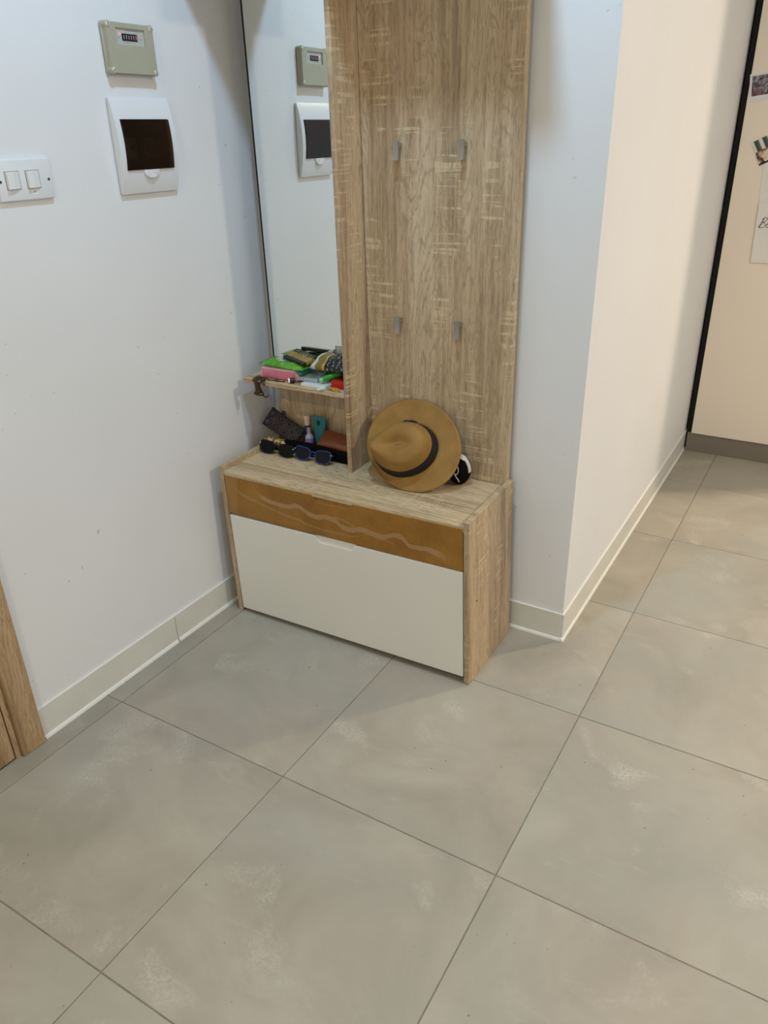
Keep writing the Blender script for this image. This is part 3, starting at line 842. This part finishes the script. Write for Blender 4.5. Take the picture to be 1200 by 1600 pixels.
slip('blue_paper_slip', 'pale blue paper corner at the shelf edge touching the divider', 'paper', T(.327, 1.3535, SZ) @ RZ(20), .026, .014, packet_mat('pale_blue_print', bank((150, 190, 196), (206, 222, 220))))
# small round white-capped jar lying on its side, dark body
e = thing('lip_balm', 'tiny round white-lidded balm lying on its side before the pink tissue pack', 'balm')
at(e, T(.1315, 1.3545, SZ+.0088) @ RZ(-50))
b = BM(); lathe(b, [(0, .0), (.0085, 0), (.0085, .005), (0, .005)], 20, RX(90) @ T(0, 0, .0)); mk('lid', b, plain('white_cap', (236, 234, 230), .3), e, 40)
b = BM(); lathe(b, [(0, .0), (.0080, 0), (.0080, .016), (0, .016)], 20, RX(-90)); mk('jar', b, M_dark, e, 40)
# tangle of thin chain
M_chain = plain('tarnished_metal', (92, 80, 66), .35, .8)
e = thing('chain_necklace', 'thin tangled metal chain lying on the shelf in front of the tissue pack', 'necklace', (.066, 1.353, SZ))
b = BM(); n = 70; pts = []
for k in range(n):
    a = k/n*2*math.pi
    pts.append((.036*math.cos(a)+.010*math.sin(3*a), .005*math.sin(2*a+.6)+.003*math.cos(5*a), .0022+.0012*math.sin(7*a)))
tube(b, pts, .0011, 6, True)
tube(b, [(.012+.006*math.cos(q), .002+.0045*math.sin(q), .0035+.002*math.sin(q)) for q in [k*.5236 for k in range(12)]], .0009, 6, True)
mk('chain', b, M_chain, e, True)
# bronze hook clipped over the shelf edge
M_bronze = plain('aged_bronze', (84, 72, 52), .35, .85, .2, 120)
HKY = U(.004, .181, .78)[1]
e = thing('bag_hook', 'ornate bronze bag hook clipped over the left front corner of the shelf', 'hook', (.026, HKY-.010, .7906))
e.scale = (1.2, 1.2, 1.1)
b = BM(); lathe(b, [(0, 0), (.017, 0), (.018, .003), (.014, .008), (.007, .0115), (0, .0125)], 24, T(0, .002, 0)); mk('top_disc', b, M_bronze, e, 40)
b = BM()
for k in range(10):
    a = 2*math.pi*k/10; ell(b, .0038, .0038, .0032, T(.0135*math.cos(a), .002+.0135*math.sin(a), .0068), 10, 8)
for k in range(5):
    a = 2*math.pi*k/5; ell(b, .0032, .0032, .0028, T(.006*math.cos(a), .002+.006*math.sin(a), .0122), 8, 6)
mk('bead_rosette', b, M_bronze, e, True)
b = BM(); tube(b, [(0, -.004, .002), (0, -.0075, -.004), (0, -.0065, -.016), (0, -.004, -.026), (0, -.003, -.034)], [.009, .008, .0075, .009, .011], 12); mk('stem', b, M_bronze, e, True)
b = BM(); ell(b, .0165, .009, .0072, T(0, -.004, -.036), 18, 10); mk('lower_boss', b, M_bronze, e, True)
b = BM(); tube(b, [(.010, -.005, -.036), (.020, -.007, -.041), (.027, -.008, -.043), (.033, -.008, -.040), (.035, -.008, -.034)], [.003, .0026, .0024, .0022, .0018], 8); mk('hook_arm', b, M_bronze, e, True)
b = BM(); tube(b, [(.012, -.004, .004), (.020, -.006, .003), (.024, -.007, -.004), (.024, -.007, -.008)], [.0024, .0022, .002, .0016], 8); mk('side_curl', b, M_bronze, e, True)

# ------------------------------------------------------------------ things in the niche on the bench top (z = 0.530)
NZ = .5301
def spectacles(name, label, M, frame, lens, w, h, rim, shape):
    e = thing(name, label, 'sunglasses'); at(e, M)
    def outline(cx, flip, k=28):
        o = []
        for i in range(k):
            a = 2*math.pi*i/k
            sx = math.copysign(abs(math.cos(a))**.75, math.cos(a)); sz = math.copysign(abs(math.sin(a))**.8, math.sin(a))
            x = sx*w/2*(1+.10*sz); z = sz*h/2
            z += shape*max(0, sz)*max(0, sx*flip)*h*.18
            o.append((cx+x, .0, h/2+.002+z))
        return o
    g = .0095
    for s_ in (-1, 1):
        cx = s_*(w/2+g)
        ol = outline(cx, s_)
        q = BM(); tube(q, ol, rim, 8, True); f = mk('rim', q, frame, e, True)
        q = BM(); prism(q, [(p[0], p[2]) for p in ol], -.0012, .0008, M=Matrix(((1, 0, 0, 0), (0, 0, 1, 0), (0, 1, 0, 0), (0, 0, 0, 1)))); mk('lens', q, lens, f, 40)
    q = BM(); tube(q, [(-g-.002, 0, h*.72), (-g*.5, -.001, h*.80), (0, -.0015, h*.82), (g*.5, -.001, h*.80), (g+.002, 0, h*.72)], rim*1.25, 8); mk('bridge', q, frame, e, True)
    for s_ in (-1, 1):
        x = s_*(w+g)
        q = BM(); tube(q, [(x-.002*s_, .001, h*.82), (x+.003*s_, .004, h*.82), (x+.001*s_, .010, h*.80), (x-.02*s_, .013+.002*s_, h*.70), (-s_*w*.55, .014+.003*s_, h*.45), (-s_*w*.8, .014+.003*s_, h*.25)], [rim*1.4, rim*1.5, rim*1.3, rim, rim*1.2, rim*1.3], 8); mk('temple', q, frame, e, True)
        q = BM(); ell(q, .0025, .0015, .002, T(x+.001*s_, -.0028, h*.82), 8, 6); mk('hinge_stud', q, M_screw, e, True)
    return e
M_bfr = plain('glossy_black', (6, 6, 7), .3, spec=.25); M_blens = plain('black_lens', (5, 5, 6), .3, spec=.2)
M_blue = plain('blue_frame', (22, 62, 118), .25, var=.1); M_blul = plain('dark_blue_lens', (8, 12, 26), .25, spec=.25)
spectacles('sunglasses', 'all-black oversized sunglasses at the left on the bench top', T(.054, 1.345, NZ+.0028) @ RZ(-1) @ RX(-22), M_bfr, M_blens, .060, .038, .0032, .8)
spectacles('sunglasses', 'blue-rimmed sunglasses with dark lenses lying in front of the black pouch', T(.199, 1.349, NZ+.0026) @ RX(-24), M_blue, M_blul, .062, .042, .0019, .7)
# black pouch
e = thing('black_pouch', 'long soft black pouch behind the two pairs of sunglasses', 'pouch')
at(e, T(.192, 1.402, NZ))
b = BM(); box(b, -.140, .140, -.015, .015, 0, .043, .009, 3)
for v in b.verts: v.co.z *= 1+.12*(v.co.x/.14); v.co.y += .002*math.sin(v.co.x*50)
mk('pouch_body', b, M_blk, e, 50)
# brown leather case on it
M_brown = plain('brown_leather', (122, 66, 36), .45, var=.14, scale=25, bump=.15)
e = thing('brown_glasses_case', 'brown leather glasses case resting on the black pouch by the divider', 'case')
at(e, T(.268, 1.4245, .5835) @ RZ(-2) @ RX(36) @ RY(3))
b = BM(); pillow(b, .150, .066, .026, 20, 12, 0, .0, 4, power=.45); mk('case_body', b, M_brown, e, True)
b = BM(); tube(b, [(.024+.014*math.cos(q), -.002+.011*math.sin(q), .0258) for q in [k*.2618 for k in range(24)]], .0007, 6, True); mk('stamped_ring', b, plain('dark_brown', (70, 36, 22), .5), e, True)
# patterned zip pouch
def ethnic(s, v, X, Y, Z):
    u = s.math('MULTIPLY', X, 26.0); w = s.math('MULTIPLY', Y, 30.0)
    du = s.math('ABSOLUTE', s.math('SUBTRACT', s.math('FRACT', u), .5)); dw = s.math('ABSOLUTE', s.math('SUBTRACT', s.math('FRACT', w), .5))
    dd = s.math('FRACT', s.math('ADD', s.math('ADD', du, dw), s.math('MULTIPLY', s.math('FLOOR', u), .19)))
    col = s.ramp(dd, [(0, lin((24, 22, 30))), (.22, lin((116, 66, 84))), (.31, lin((22, 20, 28))), (.46, lin((70, 88, 76))), (.55, lin((30, 26, 34))), (.70, lin((112, 108, 106))), (.77, lin((26, 24, 32))), (.9, lin((86, 60, 92)))], 'CONSTANT')
    s.bump(s.noise(v, 300, 2), .3, .001)
    return s.done(col, .8)
M_eth = packet_mat('woven_diamond_cloth', ethnic)
e = thing('patterned_pouch', 'dark zip pouch woven with pink and green diamonds, at the back left of the bench', 'pouch')
at(e, T(.028, 1.4345, .6010) @ RY(24) @ RX(56) @ T(0, 0, -.014))
b = BM(); pillow(b, .150, .070, .030, 24, 14, 0, .0042, 6); mk('pouch_body', b, M_eth, e, True)
b = BM(); tube(b, [(-.068+.136*k/10, .0325-.003*math.sin(math.pi*k/10), .0145) for k in range(11)], .0022, 6); mk('zip', b, M_blk, e, True)
b = BM(); tube(b, [(-.030, .034, .015), (-.034, .041, .016), (-.026, .044, .016), (-.020, .037, .015)], .002, 6, True); mk('zip_pull', b, M_blk, e, True)
# leopard case
def leo(s, v, X, Y, Z):
    q = s.n('ShaderNodeTexVoronoi'); s.set(q.inputs['Vector'], v); q.inputs['Scale'].default_value = 75
    col = s.ramp(q.outputs['Distance'], [(.30, lin((132, 84, 32))), (.44, lin((96, 60, 26))), (.52, lin((214, 186, 128)))])
    return s.done(col, .55)
M_leo = packet_mat('spotted_cloth', leo)
e = thing('spotted_case', 'cream case with brown leopard spots behind the black sunglasses', 'case')
at(e, T(.020, 1.4035, NZ) @ RZ(-4) @ RY(0))
b = BM(); box(b, -.052, .050, -.021, .014, 0, .036, .011, 4); mk('case_body', b, M_leo, e, 50)
# bottles and tube
e = thing('lilac_bottle', 'tiny clear bottle with a lilac label behind the black pouch', 'bottle', (.136, 1.4325, NZ))
b = BM(); lathe(b, [(0, 0), (.0135, 0), (.0145, .002), (.0145, .054), (.011, .060), (.0068, .063), (.0062, .076), (0, .076)], 20); mk('bottle_body', b, plain('milky_lilac_plastic', (196, 192, 216), .25), e, 40)
b = BM(); lathe(b, [(.0147, .022), (.0149, .023), (.0149, .050), (.0147, .051)], 20); mk('label_band', b, plain('lilac_label', (150, 140, 206), .4, var=.2, scale=150), e, 40)
b = BM(); lathe(b, [(.0066, .070), (.0075, .0705), (.0075, .082), (.0058, .086), (0, .086)], 16); mk('cap', b, plain('clear_grey_cap', (150, 156, 170), .2, .2), e, 40)
e = thing('spray_bottle', 'slim dark blue bottle with a pale pink cap behind the lilac bottle', 'bottle', (.1155, 1.4525, NZ))
b = BM(); lathe(b, [(0, 0), (.0105, 0), (.011, .002), (.011, .078), (.0085, .086), (0, .086)], 20); mk('bottle_body', b, plain('dark_blue_plastic', (38, 40, 72), .3), e, 40)
b = BM(); lathe(b, [(0, .0862), (.0095, .0862), (.0098, .088), (.0108, .118), (.0102, .120), (0, .120)], 20); mk('cap', b, plain('pale_pink_cap', (222, 196, 186), .35), e, 40)
M_teal = plain('teal_plastic', (18, 112, 118), .35, var=.06)
e = thing('teal_tube', 'flat-ended teal cream tube standing on its cap beside the bottles', 'tube', (.1745, 1.4405, NZ))
b = BM(); rg = []
for k in range(9):
    t = k/8; z = .018+.112*t
    rx = .0155+.0135*t; ry = .0130*(1-t)+.0022*t
    rg.append([(rx*math.copysign(abs(math.cos(a))**(1-.4*t), math.cos(a)), ry*math.sin(a), z) for a in [2*math.pi*q/20 for q in range(20)]])
loft(b, rg); mk('tube_body', b, M_teal, e, 60)
b = BM(); lathe(b, [(0, 0), (.0135, 0), (.0138, .002), (.0132, .018), (0, .018)], 20); mk('cap', b, plain('dark_teal_cap', (12, 82, 88), .35), e, 40)
b = BM()
for k in range(3): box(b, -.0055+.0040*k, -.0028+.0040*k, -.0068, -.0060, .100, .116)
box(b, -.0055, .0052, -.0066, -.0060, .106, .1085)
mk('printed_emblem', b, M_dark, e)

# ------------------------------------------------------------------ tall kitchen cabinet at the end of the passage
M_cream = plain('cream_laminate', (240, 228, 210), .4, var=.012, scale=2)
M_plinth = plain('grey_plinth', (138, 129, 116), .38, .3, .03, 12)
CX0, CX1 = RX_+.009, 2.12
CL = (1.72, EY+.3, 0)
cab = thing('tall_cabinet', 'tall cream kitchen cabinet with a grey plinth closing the end of the passage', 'cabinet', CL)
b = BM(); box(b, CX0, CX1, EY+.022, EY+.60, .10, 2.55); mk('carcass', b, M_black, cab, world=CL)
for x0, x1 in ((CX0+.024, 1.735), (1.739, CX1)):
    b = BM(); box(b, x0, x1, EY, EY+.020, .100, 2.55, .0012); dp = mk('door_panel', b, M_cream, cab, world=CL)
b = BM(); box(b, CX0+.006, CX1, EY+.012, EY+.028, .0, .0985, .0006); mk('plinth', b, M_plinth, cab, world=CL)
# things stuck on its door
XZ = Matrix(((1, 0, 0, 0), (0, 0, 1, 0), (0, 1, 0, 0), (0, 0, 0, 1)))
def snap_dark(s, v, X, Y, Z):
    n = s.noise(v, 48, 4, .65); m = s.noise(v, 26, 2)
    c = s.ramp(n, [(.38, lin((38, 30, 34))), (.48, lin((98, 88, 96))), (.56, lin((150, 146, 160))), (.66, lin((196, 190, 198)))])
    c = s.mix(s.ramp(m, [(.56, (0, 0, 0)), (.62, (.8, .8, .8))]), c, lin((112, 52, 46)))
    return s.done(c, .3)
def snap_window(s, v, X, Y, Z):
    bar = s.math('FRACT', s.math('ADD', s.math('MULTIPLY', X, 30.0), s.math('MULTIPLY', Z, 2.5)))
    up = s.ramp(bar, [(.0, lin((38, 56, 40))), (.42, lin((86, 104, 78))), (.5, lin((226, 220, 208))), (.86, lin((214, 208, 196))), (.9, lin((60, 62, 50)))])
    n = s.noise(v, 38, 2, .5)
    low = s.ramp(n, [(.38, lin((52, 40, 34))), (.44, lin((140, 96, 70))), (.52, lin((196, 160, 130))), (.60, lin((222, 208, 184)))])
    edge = s.math('ADD', Z, s.math('MULTIPLY', s.math('SUBTRACT', n, .5), .03))
    c = s.mix(s.math('GREATER_THAN', edge, .004), low, up)
    c = s.mix(s.math('LESS_THAN', edge, -.038), c, lin((28, 24, 24)))
    return s.done(c, .3)
def snapshot(name, label, M, w, h, mat, border, low):
    e = thing(name, label, 'photo'); at(e, M)
    q = BM(); box(q, -w/2, w/2, -.0006, 0, -h/2, h/2); p = mk('photo_paper', q, M_paper, e)
    q = BM(); box(q, -w/2+border, w/2-border, -.0009, -.0006, -h/2+low, h/2-border); mk('printed_picture', q, mat, p)
snapshot('instant_photo', 'small white-bordered snapshot high on the cream cabinet, topmost of the papers', T(1.112, EY-.0003, 1.640) @ RY(-7), .090, .106,
         packet_mat('dark_snapshot', snap_dark), .009, .022)
snapshot('instant_photo', 'tilted snapshot with bright windows stuck below the topmost photo', T(1.180, EY-.0016, 1.405) @ RY(-26), .100, .108,
         packet_mat('window_snapshot', snap_window), .002, .004)
def sheet(name, label, x0, x1, z0, z1, rot, dy):
    e = thing(name, label, 'paper'); at(e, T((x0+x1)/2, EY-dy, (z0+z1)/2) @ RY(rot))
    q = BM(); rows = []; w, h = x1-x0, z1-z0
    for k in range(17):
        c = k/16-.5
        y = -.0006-.0034*max(0, -c)**2-.0003*math.sin(c*9)**2
        rows.append([(-w/2, y, c*h), (w/2, y-.0004, c*h), (w/2, y-.0007, c*h), (-w/2, y-.0003, c*h)])
    loft(q, rows); mk('sheet', q, plain('note_paper', (232, 228, 220), .6, var=.015, scale=10), e, 40)
    return e
sheet('blank_paper_sheet', 'blank white paper sheet on the cabinet tucked under the tilted snapshot', 1.178, 1.388, 1.14, 1.43, -3, .0004)
nt = sheet('handwritten_note', 'white paper note with black handwriting, lowest on the cream cabinet', 1.190, 1.400, .945, 1.195, -2, .0050)
b = BM()      # cursive "Be..."
def stroke(pts, sx=.030, sz=.040, ox=-.092, oz=.024):
    P = []
    n = len(pts)
    for i in range(n-1):
        p0, p1, p2, p3 = pts[max(i-1, 0)], pts[i], pts[i+1], pts[min(i+2, n-1)]
        for k in range(6):
            t = k/6
            P.append(tuple(.5*((2*p1[c])+(-p0[c]+p2[c])*t+(2*p0[c]-5*p1[c]+4*p2[c]-p3[c])*t*t+(-p0[c]+3*p1[c]-3*p2[c]+p3[c])*t**3) for c in (0, 1)))
    P.append(pts[-1])
    tube(b, [(ox+p[0]*sx+.25*sz*p[1], -.0022, oz+p[1]*sz) for p in P], .0009, 6)
stroke([(-.1, .05), (.1, .4), (.25, .95), (.2, .5), (.05, 0)])
stroke([(.05, .85), (.4, 1.05), (.7, .9), (.55, .62), (.3, .52), (.6, .45), (.75, .2), (.45, -.02), (-.05, .02)])
stroke([(.85, .3), (1.15, .35), (1.2, .5), (1.0, .5), (.9, .2), (1.1, 0), (1.5, .2), (1.8, .5), (1.9, .1), (2.2, .1)])
mk('handwriting', b, M_dark, nt, True)
